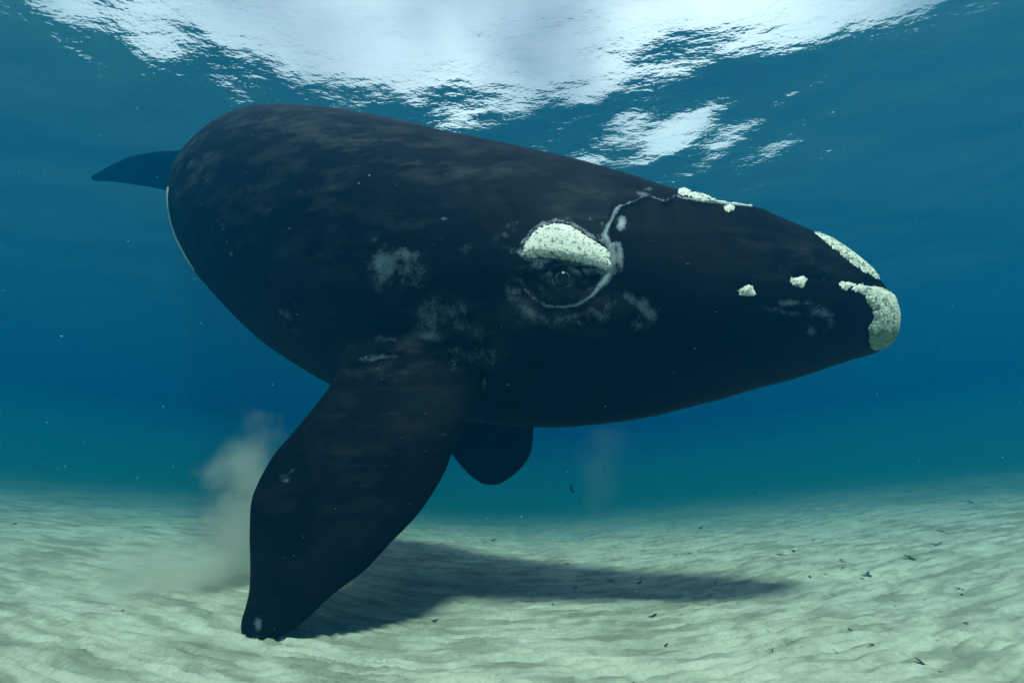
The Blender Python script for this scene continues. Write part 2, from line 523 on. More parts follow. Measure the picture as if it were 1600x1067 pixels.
# folds at the flipper's root
idr = np.where(near & (pj[:, 0] > 500) & (pj[:, 0] < 780) & (pj[:, 1] > 480) & (pj[:, 1] < 680))[0]
for line, a_, w_ in (([(545, 578), (575, 562), (600, 556), (622, 556)], -0.020, 5),
                     ([(722, 545), (740, 556), (752, 578), (758, 605), (754, 625)], -0.018, 5),
                     ([(712, 548), (730, 560), (741, 582), (744, 606)], 0.010, 6)):
    dd, _, _ = seg_dist(pj[idr], line)
    disp[idr] += a_ * np.exp(-(dd / w_) ** 2)
# finger-bone ridges under the flipper's skin
idf = np.where(near & (pj[:, 1] > 640) & (dep < 3.3))[0]
for line in ([(560, 660), (500, 760), (450, 860), (410, 960)], [(625, 670), (560, 780), (490, 880), (430, 970)], [(680, 690), (620, 790), (550, 870), (470, 950)]):
    dd, tt, _ = seg_dist(pj[idf], line)
    disp[idf] += 0.012 * np.exp(-(dd / 16) ** 2) * np.sin(np.pi * np.clip(tt, 0, 1)) ** .5
# soft unevenness of the hide
disp += 0.006 * fbm(co[:, 0] * 2.1 + co[:, 2], co[:, 1] * 2.1 - co[:, 2] * 1.4, 3, 77)
co = co + nrm * disp[:, None]
set_co(co); nrm = normals()

# --- skin marks (pigment, sloughed skin and a painted back sheen), kept as point attributes
grey = np.zeros(nv); white = np.zeros(nv)
def blob(arr, cx, cy, rx, ry, amt, rot=0.0, flt=None):
    i = np.where((face > -0.05) & (dep < 5.9) & (np.abs(pj[:, 0] - cx) < 3 * max(rx, ry)) & (np.abs(pj[:, 1] - cy) < 3 * max(rx, ry)))[0]
    dx, dy = pj[i, 0] - cx, pj[i, 1] - cy
    c_, s_ = math.cos(rot), math.sin(rot)
    u, v = (dx * c_ + dy * s_) / rx, (-dx * s_ + dy * c_) / ry
    arr[i] = np.maximum(arr[i], amt * np.exp(-((u * u + v * v) / 1.35) ** 1.15))
for g in ((600, 418, 24, 34, .95), (632, 398, 30, 14, .85), (628, 425, 44, 32, .62), (588, 378, 14, 14, .5), (655, 440, 34, 18, .5),
          (672, 495, 26, 34, .80), (668, 523, 30, 12, .85), (714, 482, 30, 18, .62), (735, 515, 48, 20, .62, .4), (715, 560, 26, 34, .60),
          (758, 555, 30, 22, .62), (604, 530, 22, 8, .6), (590, 557, 34, 5, .85, -.1), (598, 575, 12, 16, .5), (757, 600, 4, 14, .7),
          (728, 392, 14, 13, .62), (790, 368, 40, 10, .55, -.3), (795, 392, 16, 12, .6),
          (448, 494, 9, 14, .72, -.4), (462, 516, 8, 8, .6), (440, 488, 6, 6, .8), (470, 470, 5, 5, .6), (500, 475, 5, 5, .55),
          (804, 462, 14, 22, .85, -.3), (822, 487, 26, 14, .75, .5), (870, 498, 60, 16, .70), (930, 492, 30, 16, .62), (950, 470, 16, 20, .6),
          (985, 465, 14, 10, .85, .7), (1005, 478, 18, 12, .9, .8), (1018, 492, 14, 18, .85), (1000, 505, 16, 14, .6),
          (846, 412, 22, 9, .80, -.5), (918, 424, 20, 8, .72, .2), (850, 440, 20, 18, .45),
          (870, 345, 60, 7, .55, -.1), (800, 350, 30, 6, .5, -.3), (935, 372, 12, 8, .6),
          (1205, 482, 16, 6, .80, .1), (1240, 473, 34, 6, .75), (1282, 488, 22, 10, .85, .3), (1300, 500, 9, 16, .82), (1268, 516, 10, 10, .72), (1284, 514, 8, 8, .65),
          (1240, 490, 40, 4, .7, .1), (1362, 470, 8, 14, .55),
          (445, 747, 9, 8, .75, .6), (450, 738, 20, 4, .6, -.4), (425, 764, 26, 3, .5, -.3),
          (403, 975, 7, 13, .95), (396, 999, 6, 5, .95),
          (1005, 303, 12, 4, .95, .2), (1013, 296, 7, 3, .9), (922, 343, 3, 3, 1), (941, 350, 2.5, 3, 1), (693, 342, 5, 3, .9), (1073, 413, 3, 2, .9), (1042, 455, 2, 7, .7)):
    blob(grey, *g[:5], rot=g[5] if len(g) > 5 else 0.0)
for g in ((1288, 437, 3, 2, .9), (346, 351, 4, 3, .9), (348, 358, 3, 3, .9), (354, 378, 3, 4, .8), (361, 397, 3, 4, .9)):
    blob(grey, *g[:5])
# lip margin and eye fold: worn pale edges
i0 = np.where(near & (pj[:, 0] > 740) & (pj[:, 0] < 1420))[0]
dl, tl, _ = seg_dist(pj[i0], LIP)
wl_ = np.interp(tl, [0, .12, .2, .32, .5, .75, 1], [7, 6, 4, 2.4, 2.4, 4.0, 3.0])
white[i0] = np.maximum(white[i0], np.exp(-(dl / wl_) ** 2) * np.interp(tl, [0, .2, .3, .6, .8, 1], [.62, .62, .55, .55, .95, .95]))
df, tf, _ = seg_dist(pj[i0], FOLD)
wf = np.interp(tf, [0, .12, .3, .45, .62, .72, .82, 1], [2, 5, 4, 4, 5, 10, 11, 7])
white[i0] = np.maximum(white[i0], np.exp(-(df / wf) ** 2) * np.interp(tf, [0, .2, .5, .75, 1], [.3, .50, .62, .68, .62]))
blob(white, 968, 358, 9, 12, .72, .4); blob(white, 966, 405, 9, 22, .6, -.1)
BROW = zp([(325, 330), (400, 230), (480, 182), (600, 162), (700, 185), (800, 250), (900, 312), (980, 362), (1025, 420), (1025, 500), (990, 538), (900, 505), (800, 480), (700, 462), (560, 432), (450, 432), (350, 432), (305, 402)], 760, 320, 5.333)
sd = poly_sd(pj[i0], BROW)
white[i0] = np.maximum(white[i0], .46 * np.exp(-(np.abs(sd + 4) / 6.0) ** 2))
# white belly blaze that shows as a sliver at the far edge of the trunk
ib = np.where((dep > 4.7) & (dep < 7.4) & (pj[:, 0] < 420) & (pj[:, 0] > 230))[0]
edge = np.interp(pj[ib, 1], [285, 300, 330, 370, 400, 415], [267, 272, 280, 292, 300, 302])
wob = 4 * fbm(pj[ib, 1] * .12, pj[ib, 0] * .02, 3, 3)
white[ib] = np.maximum(white[ib], sstep(1.5, -1.5, pj[ib, 0] - edge - wob * .5) * (pj[ib, 1] > 292) * (pj[ib, 1] < 470) * (face[ib] < 0.6) * 1.0)
mottle_sheen = np.zeros(nv)  # mottled skin, with the grey sheen of the back put into its colour
for g in ((300, 240, 40, 70, .9, .5), (400, 185, 110, 35, .7, -.1), (560, 225, 140, 45, .75, .25), (720, 255, 160, 40, .5, .2), (470, 300, 150, 60, .45, -.3), (880, 300, 120, 40, .35, .2), (430, 330, 170, 130, .35, 0), (880, 440, 52, 34, 1.0, 0), (690, 530, 90, 60, .55, .3), (600, 570, 60, 30, .4, 0), (880, 490, 90, 30, .6, 0), (1250, 400, 160, 40, .25, .1), (560, 700, 120, 200, .15, .4), (650, 340, 90, 40, .3, .2)):
    blob(mottle_sheen, *g[:5], rot=g[5])
for nm, arr in (('grey', grey), ('white', white), ('mottle_sheen', mottle_sheen)):
    at = me.attributes.new(nm, 'FLOAT', 'POINT'); at.data.foreach_set('value', arr.astype(np.float32))

# --- hide material
m_hide, n, l = material('black_whale_hide')
out = n.new('ShaderNodeOutputMaterial'); b = n.new('ShaderNodeBsdfPrincipled')
tc = n.new('ShaderNodeTexCoord')
def noise(scale, detail=4, rough=0.55, vec=None):
    q = n.new('ShaderNodeTexNoise'); q.inputs['Scale'].default_value = scale; q.inputs['Detail'].default_value = detail; q.inputs['Roughness'].default_value = rough
    l.new(vec or tc.outputs['Object'], q.inputs['Vector']); return q
def ramp(src, p0, p1, c0=(0, 0, 0, 1), c1=(1, 1, 1, 1)):
    q = n.new('ShaderNodeValToRGB'); q.color_ramp.elements[0].position = p0; q.color_ramp.elements[1].position = p1
    q.color_ramp.elements[0].color = c0; q.color_ramp.elements[1].color = c1; l.new(src, q.inputs['Fac']); return q
def math_(op, a, b_=None, clamp=False):
    q = n.new('ShaderNodeMath'); q.operation = op; q.use_clamp = clamp
    for k, s in enumerate((a, b_)):
        if s is None: continue
        if isinstance(s, (int, float)): q.inputs[k].default_value = s
        else: l.new(s, q.inputs[k])
    return q.outputs[0]
def mixc(fac, a, b_, mode='MIX'):
    q = n.new('ShaderNodeMix'); q.data_type = 'RGBA'; q.blend_type = mode
    for k, s in (('Factor', fac), ('A', a), ('B', b_)):
        if isinstance(s, (int, float)): q.inputs[k].default_value = s
        elif isinstance(s, tuple): q.inputs[k].default_value = s
        else: l.new(s, q.inputs[k])
    return q.outputs['Result']
mapn = n.new('ShaderNodeMapping'); mapn.inputs['Scale'].default_value = (1.0, 1.0, 2.6); mapn.inputs['Rotation'].default_value = (0, R(-15), 0)
l.new(tc.outputs['Object'], mapn.inputs['Vector'])
big = ramp(noise(1.6, 6, .62, mapn.outputs['Vector']).outputs['Fac'], .38, .72)
fine = ramp(noise(38, 4, .6).outputs['Fac'], .40, .75)
base = mixc(big.outputs['Color'], (0.0008, 0.0009, 0.001, 1), (0.0045, 0.0048, 0.005, 1))
base = mixc(math_('MULTIPLY', fine.outputs['Color'], .5), base, (0.004, 0.0042, 0.0045, 1))
# thin rake scratches
mps = n.new('ShaderNodeMapping'); mps.inputs['Rotation'].default_value = (R(35), R(48), R(30)); mps.inputs['Scale'].default_value = (1.3, 22, 22)
l.new(tc.outputs['Object'], mps.inputs['Vector'])
scr = ramp(noise(2.0, 2, .5, mps.outputs['Vector']).outputs['Fac'], .67, .73)
scm = ramp(noise(1.3, 2, .5).outputs['Fac'], .5, .62)
base = mixc(math_('MULTIPLY', math_('MULTIPLY', scr.outputs['Color'], scm.outputs['Color']), .38), base, (0.07, 0.078, 0.082, 1))
ag = n.new('ShaderNodeAttribute'); ag.attribute_name = 'grey'
aw = n.new('ShaderNodeAttribute'); aw.attribute_name = 'white'
spk = noise(90, 4, .7); spk2 = noise(13, 6, .7)
sp = math_('ADD', math_('MULTIPLY', math_('SUBTRACT', spk.outputs['Fac'], .5), 1.5), math_('MULTIPLY', math_('SUBTRACT', spk2.outputs['Fac'], .5), 2.3))
gm = ramp(math_('ADD', ag.outputs['Fac'], sp), .48, .98)
gfac = math_('MULTIPLY', gm.outputs['Color'], math_('ADD', math_('MULTIPLY', ag.outputs['Fac'], .80), .06), True)
am = n.new('ShaderNodeAttribute'); am.attribute_name = 'mottle_sheen'
mpt = n.new('ShaderNodeMapping'); mpt.inputs['Rotation'].default_value = (0, R(-28), R(25)); mpt.inputs['Scale'].default_value = (1.0, 1.2, 2.4)
l.new(tc.outputs['Object'], mpt.inputs['Vector'])
st = ramp(noise(2.6, 9, .72, mpt.outputs['Vector']).outputs['Fac'], .47, .74)
base = mixc(math_('MULTIPLY', st.outputs['Color'], am.outputs['Fac']), base, (0.085, 0.084, 0.078, 1))
base = mixc(gfac, base, (0.13, 0.165, 0.18, 1))
wm = ramp(math_('ADD', aw.outputs['Fac'], math_('MULTIPLY', sp, .42)), .34, .54)
wc = ramp(aw.outputs['Fac'], .55, .95, (0.20, 0.22, 0.24, 1), (0.68, 0.68, 0.60, 1))
base = mixc(wm.outputs['Color'], base, wc.outputs['Color'])
l.new(base, b.inputs['Base Color'])
b.inputs['Roughness'].default_value = 0.6
b.inputs['Specular IOR Level'].default_value = 0.03
bh = noise(26, 5, .6); bp = n.new('ShaderNodeBump'); bp.inputs['Strength'].default_value = .35; bp.inputs['Distance'].default_value = .006
l.new(bh.outputs['Fac'], bp.inputs['Height']); l.new(bp.outputs['Normal'], b.inputs['Normal'])
l.new(b.outputs['BSDF'], out.inputs['Surface'])

tip = P(395, 1003, 2.505)
whale = bpy.data.objects.new('right_whale', None); link(whale)
whale.location = tip; whale.empty_display_size = 0.3
bpy.context.view_layer.update()
tag(whale, 'huge black whale with white crusty patches, one flipper tip resting on the sand', 'whale')
me.materials.clear(); me.materials.append(m_hide)
me.polygons.foreach_set('use_smooth', np.ones(len(me.polygons), bool))
body = link(bpy.data.objects.new('body', me), whale)

# --- callosities: crusts grown on copied patches of the hide
m_call, n, l = material('white_callosity')
out = n.new('ShaderNodeOutputMaterial'); b = n.new('ShaderNodeBsdfPrincipled'); tc = n.new('ShaderNodeTexCoord')
pits = ramp(noise(95, 3, .6).outputs['Fac'], .34, .46)
blot = ramp(noise(34, 4, .6).outputs['Fac'], .36, .46)
tone = ramp(noise(7, 4, .6).outputs['Fac'], .35, .65, (0.80, 0.70, 0.58, 1), (0.90, 0.82, 0.72, 1))
col = mixc(blot.outputs['Color'], (0.20, 0.21, 0.16, 1), tone.outputs['Color'])
col = mixc(pits.outputs['Color'], (0.16, 0.17, 0.13, 1), col)
l.new(col, b.inputs['Base Color']); b.inputs['Roughness'].default_value = .9; b.inputs['Specular IOR Level'].default_value = .1
bp = n.new('ShaderNodeBump'); bp.inputs['Strength'].default_value = .5; bp.inputs['Distance'].default_value = .006
l.new(noise(60, 4, .6).outputs['Fac'], bp.inputs['Height']); l.new(bp.outputs['Normal'], b.inputs['Normal'])
l.new(b.outputs['BSDF'], out.inputs['Surface'])
m_call_low, n, l = material('green_low_callosity')
out = n.new('ShaderNodeOutputMaterial'); b = n.new('ShaderNodeBsdfPrincipled'); tc = n.new('ShaderNodeTexCoord')
pits = ramp(noise(80, 3, .6).outputs['Fac'], .34, .46)
blot = ramp(noise(28, 4, .6).outputs['Fac'], .38, .50)
grn = n.new('ShaderNodeAttribute'); grn.attribute_name = 'green_low'
col = mixc(blot.outputs['Color'], (0.22, 0.22, 0.15, 1), (0.76, 0.70, 0.57, 1))
col = mixc(pits.outputs['Color'], (0.15, 0.16, 0.11, 1), col)
col = mixc(math_('MULTIPLY', ramp(math_('ADD', grn.outputs['Fac'], math_('SUBTRACT', noise(30, 4, .6).outputs['Fac'], .5)), .35, .65).outputs['Color'], .75), col, (0.06, 0.16, 0.08, 1))
l.new(col, b.inputs['Base Color']); b.inputs['Roughness'].default_value = .9; b.inputs['Specular IOR Level'].default_value = .1
bp = n.new('ShaderNodeBump'); bp.inputs['Strength'].default_value = .5; bp.inputs['Distance'].default_value = .006
l.new(noise(50, 4, .6).outputs['Fac'], bp.inputs['Height']); l.new(bp.outputs['Normal'], b.inputs['Normal'])
l.new(b.outputs['BSDF'], out.inputs['Surface'])

npoly = len(me.polygons)
pl = np.empty(npoly, np.int32); me.polygons.foreach_get('loop_total', pl)
lv = np.empty(len(me.loops), np.int32); me.loops.foreach_get('vertex_index', lv)
assert (pl == 4).all()
quads = lv.reshape(-1, 4)
pj, dep = proj(co)
face = ((CAM - co) * nrm).sum(1) / np.linalg.norm(CAM - co, axis=1)

def crust(name, poly, height, mat, min_face=0.0, max_dep=5.2, edge_px=7.0, rough=0.0016, cond=None, label=None):
    """lift the patch of hide inside the pixel outline into a knobbly crust with its own rim"""
    sd = np.full(nv, -99.0)
    bb = np.array(poly)
    i = np.where((dep < max_dep) & (face > min_face) & (pj[:, 0] > bb[:, 0].min() - 20) & (pj[:, 0] < bb[:, 0].max() + 20) & (pj[:, 1] > bb[:, 1].min() - 20) & (pj[:, 1] < bb[:, 1].max() + 20))[0]
    if cond is not None: i = i[cond(i)]
    sd[i] = poly_sd(pj[i], poly)
    fsel = np.where((sd[quads] > -6).all(1))[0]
    used, inv = np.unique(quads[fsel], return_inverse=True)
    bm = bmesh.new()
    vs_ = [bm.verts.new(co[k]) for k in used]
    for qd in inv.reshape(-1, 4):
        try: bm.faces.new([vs_[k] for k in qd])
        except ValueError: pass
    bmesh.ops.subdivide_edges(bm, edges=bm.edges[:], cuts=3, use_grid_fill=True)
    bm.normal_update()
    v = np.array([x.co[:] for x in bm.verts]); nn = np.array([x.normal[:] for x in bm.verts])
    p2, _ = proj(v)
    s2 = poly_sd(p2, poly) + 2.2 * fbm(p2[:, 0] * .22, p2[:, 1] * .22, 3, 9)
    lift = height * np.sqrt(np.clip(sstep(-3, edge_px, s2), 0, 1)) - 0.012 * (s2 < -3)
    k = v * 85
    knob = fbm(k[:, 0] + k[:, 1] * .7, k[:, 2] + k[:, 1] * .3, 3, 15)
    lift = lift + rough * knob * sstep(-1, 4, s2) - 0.004
    v = v + nn * lift[:, None]
    for x, c_ in zip(bm.verts, v): x.co = c_
    m2 = bpy.data.meshes.new(name); bm.to_mesh(m2); bm.free()
    m2.materials.append(mat); m2.polygons.foreach_set('use_smooth', np.ones(len(m2.polygons), bool))
    a_ = m2.attributes.new('green_low', 'FLOAT', 'POINT'); a_.data.foreach_set('value', sstep(488, 540, p2[:, 1]).astype(np.float32))  # mask that turns the crust darker green towards its bottom
    o = link(bpy.data.objects.new(name, m2), whale)
    if label: o['label'] = label
    return o

crust('brow_callosity', BROW, 0.028, m_call, edge_px=13, label='white pitted crust above the eye')
CHIN = zp([(1000, 490), (1050, 500), (1120, 505), (1190, 515), (1290, 560), (1370, 640), (1400, 750), (1370, 860), (1290, 920), (1180, 950), (1135, 955), (1115, 900), (1110, 800), (1150, 740), (1140, 660), (1090, 600), (1085, 560), (1050, 530)], 1120, 340, 4.64)
crust('chin_callosity', CHIN, 0.022, m_call_low, min_face=-0.75, rough=.003, label='rounded white crust on the chin with a dark green underside')
BON = zp([(715, 100), (860, 130), (1010, 200), (1130, 280), (1200, 360), (1215, 440), (1165, 435), (1090, 395), (1000, 335), (900, 255), (800, 175)], 1120, 340, 4.64)
crust('bonnet_callosity', BON, 0.020, m_call_low, min_face=-0.9, rough=.003, label='strip of white crust along the front of the upper jaw')
TOPC = [(1062, 276), (1085, 276), (1108, 286), (1118, 316), (1100, 313), (1080, 304), (1062, 302)]
crust('rostrum_callosity', TOPC, 0.038, m_call, min_face=-0.5, edge_px=10, label='white crust on top of the upper jaw')
for (bx, by, w_, h_) in ((1168, 455, 11, 7), (1248, 440, 11, 7), (1322, 446, 9, 5), (1139, 325, 7, 4), (1343, 451, 8, 5)):
    an = np.linspace(0, 2 * np.pi, 12, endpoint=False)
    rr = 1 + .22 * np.sin(3 * an + bx)
    crust('lip_callosity', [(bx + w_ * c_ * r_, by + h_ * s_ * r_) for c_, s_, r_ in zip(np.cos(an), np.sin(an), rr)], 0.016, m_call, edge_px=6, min_face=-.2)

# --- eye
bvh = BVHTree.FromPolygons([tuple(v) for v in co], quads.tolist())
def hit(px, py):
    d = Vector(P(px, py, 1.0) - CAM).normalized()
    return bvh.ray_cast(Vector(CAM), d)
loc, nor, _, dist = hit(ex, ey)
m_eye, n, l = material('dark_wet_eye')
out = n.new('ShaderNodeOutputMaterial'); b = n.new('ShaderNodeBsdfPrincipled'); b.inputs['Base Color'].default_value = (.004, .005, .006, 1); b.inputs['Roughness'].default_value = .22; b.inputs['Specular IOR Level'].default_value = .25
l.new(b.outputs['BSDF'], out.inputs['Surface'])
m_iris, n, l = material('pale_eye_rim')
out = n.new('ShaderNodeOutputMaterial'); b = n.new('ShaderNodeBsdfPrincipled'); b.inputs['Base Color'].default_value = (.05, .062, .066, 1); b.inputs['Roughness'].default_value = .6; b.inputs['Specular IOR Level'].default_value = .1
l.new(b.outputs['BSDF'], out.inputs['Surface'])
m_lid, n, l = material('eyelid_skin')
out = n.new('ShaderNodeOutputMaterial'); b = n.new('ShaderNodeBsdfPrincipled'); tc = n.new('ShaderNodeTexCoord')
l.new(ramp(noise(30, 4).outputs['Fac'], .35, .7, (.005, .006, .0065, 1), (.035, .042, .046, 1)).outputs['Color'], b.inputs['Base Color']); b.inputs['Roughness'].default_value = .7; b.inputs['Specular IOR Level'].default_value = .05
l.new(b.outputs['BSDF'], out.inputs['Surface'])
view = (Vector(CAM) - loc).normalized()
axis = (nor * .5 + view * .5).normalized()
ea = axis.orthogonal().normalized(); rgt = Vector(cr); rgt = (rgt - axis * rgt.dot(axis)).normalized(); upv = axis.cross(rgt)
if upv.dot(Vector(cu)) < 0: upv = -upv
er = 0.060
ec = loc + nor * -0.015
def uv_ball(c, r, nu=32, nvv=18):
    vs_, fs_ = [], []
    for j in range(nvv + 1):
        t = math.pi * j / nvv
        for i in range(nu):
            a_ = 2 * math.pi * i / nu
            vs_.append(c + (axis * math.cos(t) + (rgt * math.cos(a_) + upv * math.sin(a_)) * math.sin(t)) * r)
    for j in range(nvv):
        for i in range(nu):
            fs_.append((j * nu + i, j * nu + (i + 1) % nu, (j + 1) * nu + (i + 1) % nu, (j + 1) * nu + i))
    return vs_, fs_
def ring(c, rx, ry, tube, lift, nu=48, nt=10, wob=0.0):
    vs_, fs_ = [], []
    for i in range(nu):
        a_ = 2 * math.pi * i / nu
        dr = rgt * math.cos(a_) * rx + upv * math.sin(a_) * ry
        dn = dr.normalized()
        t_ = tube * (1 + wob * math.sin(2 * a_ + .8) + wob * .5 * math.sin(5 * a_))
        for j in range(nt):
            p_ = 2 * math.pi * j / nt
            vs_.append(c + dr + axis * lift + dn * math.cos(p_) * t_ + axis * math.sin(p_) * t_)
    for i in range(nu):
        for j in range(nt):
            fs_.append((i * nt + j, ((i + 1) % nu) * nt + j, ((i + 1) % nu) * nt + (j + 1) % nt, i * nt + (j + 1) % nt))
    return vs_, fs_
eye = mesh_obj('eye', *uv_ball(ec, er), m_eye, whale)
eye['label'] = 'dark round eye with a pale ring'
mesh_obj('iris', *ring(ec, .041, .038, .0040, .0435, wob=.6), m_iris, eye)
mesh_obj('eyelid', *ring(ec, .088, .062, .024, .014, wob=.38), m_lid, whale)

# ------------------------------------------------------------------ seaweed scraps on the sand
m_weed, n, l = material('dark_seaweed')
out = n.new('ShaderNodeOutputMaterial'); b = n.new('ShaderNodeBsdfPrincipled'); tc = n.new('ShaderNodeTexCoord')
l.new(ramp(noise(40, 3).outputs['Fac'], .35, .7, (.010, .012, .008, 1), (.045, .045, .028, 1)).outputs['Color'], b.inputs['Base Color']); b.inputs['Roughness'].default_value = .7
l.new(b.outputs['BSDF'], out.inputs['Surface'])
def strip(bm, L, w, bend, curl, yaw, lift, th=.004, seg=5, start=(0, 0, 0)):
    """curled blade with thickness"""
    c_, s_ = math.cos(yaw), math.sin(yaw)
    rings = []
    for k in range(seg + 1):
        t = k / seg
        x = L * t; y = bend * L * t * t; z = th + lift * L * math.sin(t * math.pi * .6) + curl * L * t * t
        ww = w * (0.35 + 1.2 * math.sin(math.pi * (0.12 + 0.80 * t))) * .5
        row = []
        for (dy, dz) in ((-ww, 0), (0, th), (ww, 0), (0, -th)):
            px_, py_ = x, y + dy
            row.append(bm.verts.new((start[0] + px_ * c_ - py_ * s_, start[1] + px_ * s_ + py_ * c_, start[2] + z + dz)))
        rings.append(row)
    for a_, b_ in zip(rings[:-1], rings[1:]):
        for k in range(4): bm.faces.new((a_[k], a_[(k + 1) % 4], b_[(k + 1) % 4], b_[k]))
    bm.faces.new(rings[0][::-1]); bm.faces.new(rings[-1])
weed_meshes = {}
for kind in ('leaf', 'twig', 'clump'):
    for v_ in range(3):
        bm = bmesh.new(); rr = random.Random(len(weed_meshes) * 13 + 5)
        if kind == 'leaf': strip(bm, .07, .026, rr.uniform(-.5, .5), rr.uniform(0, .4), 0, rr.uniform(.05, .3))
        elif kind == 'twig':
            strip(bm, .13, .008, rr.uniform(-.3, .3), 0, 0, .06, .004, 6)
            strip(bm, .05, .007, rr.uniform(-.3, .3), .2, rr.uniform(.5, .9), .1, .003, 4, (.05, 0, .008))
        else:
            for k in range(8): strip(bm, rr.uniform(.02, .06), rr.uniform(.010, .022), rr.uniform(-1.2, 1.2), rr.uniform(-.1, .25), k * 1.9 + rr.uniform(-.6, .6), rr.uniform(.1, .5), start=(rr.uniform(-.02, .02), rr.uniform(-.012, .012), 0))
        bmesh.ops.recalc_face_normals(bm, faces=bm.faces)
        w_me = bpy.data.meshes.new('seaweed_' + kind); bm.to_mesh(w_me); bm.free(); w_me.materials.append(m_weed)
        weed_meshes[kind, v_] = w_me
def on_sand(px, py):
    d = P(px, py, 1.0) - CAM
    t = 0.5
    while t < 60:
        p = CAM + d * t
        if p[2] < ground_z(p[0], p[1]): break
        t += 0.02
    return CAM + d * t
WEED_LABEL = {'leaf': 'single dark scrap of seaweed leaf', 'twig': 'thin dark forked seaweed stalk', 'clump': 'small dark tangled tuft of seaweed'}
spots = [(1034, 798, 't'), (1002, 811, 'l'), (1072, 819, 't'), (1095, 826, 'c'), (1072, 866, 't'), (1095, 862, 't'), (1210, 866, 't'), (880, 882, 't'), (955, 908, 'c'), (899, 918, 'c'),
         (999, 910, 'c'), (965, 929, 'l'), (986, 874, 'l'), (1104, 930, 'l'), (1150, 933, 't'), (1021, 962, 'c'), (1058, 962, 'l'), (1068, 987, 't'), (1312, 933, 't'), (1355, 900, 'c'), (1345, 903, 'l'),
         (1405, 903, 'c'), (1425, 873, 'c'), (1463, 852, 'c'), (1502, 921, 'c'), (1395, 946, 'l'), (1520, 786, 'l'), (1540, 762, 'c'), (1289, 819, 'l'), (1277, 786, 'l'), (1332, 985, 'l'), (1115, 950, 't'),
         (1265, 901, 'l'), (1317, 885, 't'), (1332, 880, 't'), (1415, 760, 'l'), (1370, 775, 'l'), (1504, 972, 'l'), (1458, 1050, 'c'), (990, 1064, 'l'), (1037, 1011, 'l'), (1018, 1041, 'l'),
         (22, 819, 'c'), (65, 748, 'l'), (192, 840, 'l'), (300, 795, 't'), (190, 955, 'l'), (530, 941, 't'), (500, 975, 'c'), (678, 970, 'c'), (592, 1028, 'c'), (549, 1052, 'l'), (716, 828, 'l'),
         (770, 845, 'c'), (720, 870, 't'), (645, 910, 't'), (755, 848, 'l'), (820, 760, 'l'), (610, 1045, 'l')]
rs = random.Random(3)
for k in range(26):
    spots.append((rs.uniform(640, 1580), rs.uniform(830, 1040), rs.choice('lllt')))
for (sx, sy, kk) in spots:
    kind = {'l': 'leaf', 't': 'twig', 'c': 'clump'}[kk]
    p = on_sand(sx, sy)
    o = link(bpy.data.objects.new('seaweed_' + kind, weed_meshes[kind, rs.randrange(3)]))
    o.location = (p[0], p[1], p[2] - .002)
    o.rotation_euler = (rs.uniform(-.2, .2), rs.uniform(-.2, .2), rs.uniform(0, 6.28))
    far = min(2.2, max(.6, np.linalg.norm(p - CAM) / 4.2))
    sc_ = far * rs.uniform(.35, .75); o.scale = (sc_ * rs.uniform(.7, 1.3), sc_, sc_ * .8)
    shaded = bvh.ray_cast(Vector(p) + Vector((0, 0, .05)), sdir)[0] is not None
    where = ' lying in the shadow the whale casts' if shaded else ' lying on the sunlit rippled sand'
    tag(o, WEED_LABEL[kind] + where, 'seaweed', {'leaf': 'seaweed leaf scraps', 'twig': 'seaweed stalks', 'clump': 'seaweed tufts'}[kind] + (' in the shadow' if shaded else ' on the sunlit sand'))
for (sx, sy, d_, kk) in ((891, 763, 4.6, 'clump'), (1176, 766, 5.2, 'leaf'), (942, 727, 5.0, 'leaf')):
    o = link(bpy.data.objects.new('seaweed_' + kk, weed_meshes[kk, 1])); o.location = P(sx, sy, d_); o.rotation_euler = (.4, 1.3, .5); o.scale = (.8,) * 3
    tag(o, 'dark tuft of seaweed drifting in open water below the whale' if kk == 'clump' else 'dark curled scrap of seaweed leaf drifting in open water below the whale', 'seaweed', 'seaweed scraps drifting in the water')

# fine drifting specks
ns = 3200
c0 = np.stack([rng.uniform(-6, 6, ns), rng.uniform(.9, 8, ns), rng.uniform(.15, 6, ns)], 1)
c0 = c0[c0[:, 2] > ground_z(c0[:, 0], c0[:, 1]) + .02]
ns = len(c0)
tet = np.array([[1, 1, 1], [-1, -1, 1], [-1, 1, -1], [1, -1, -1]]) * .0016
sv = (c0[:, None, :] + tet[None] * rng.uniform(.5, 1.4, (ns, 1, 3))).reshape(-1, 3)
sf = (np.arange(ns)[:, None, None] * 4 + np.array([[0, 1, 2], [0, 3, 1], [0, 2, 3], [1, 3, 2]])[None]).reshape(-1, 3)
m_snow, n, l = material('pale_specks')
out = n.new('ShaderNodeOutputMaterial'); b = n.new('ShaderNodeBsdfDiffuse'); b.inputs['Color'].default_value = (.45, .45, .40, 1)
l.new(b.outputs['BSDF'], out.inputs['Surface'])
tag(mesh_obj('suspended_specks', sv, sf, m_snow, smooth=False), 'fine pale specks drifting in the water', kind='stuff')

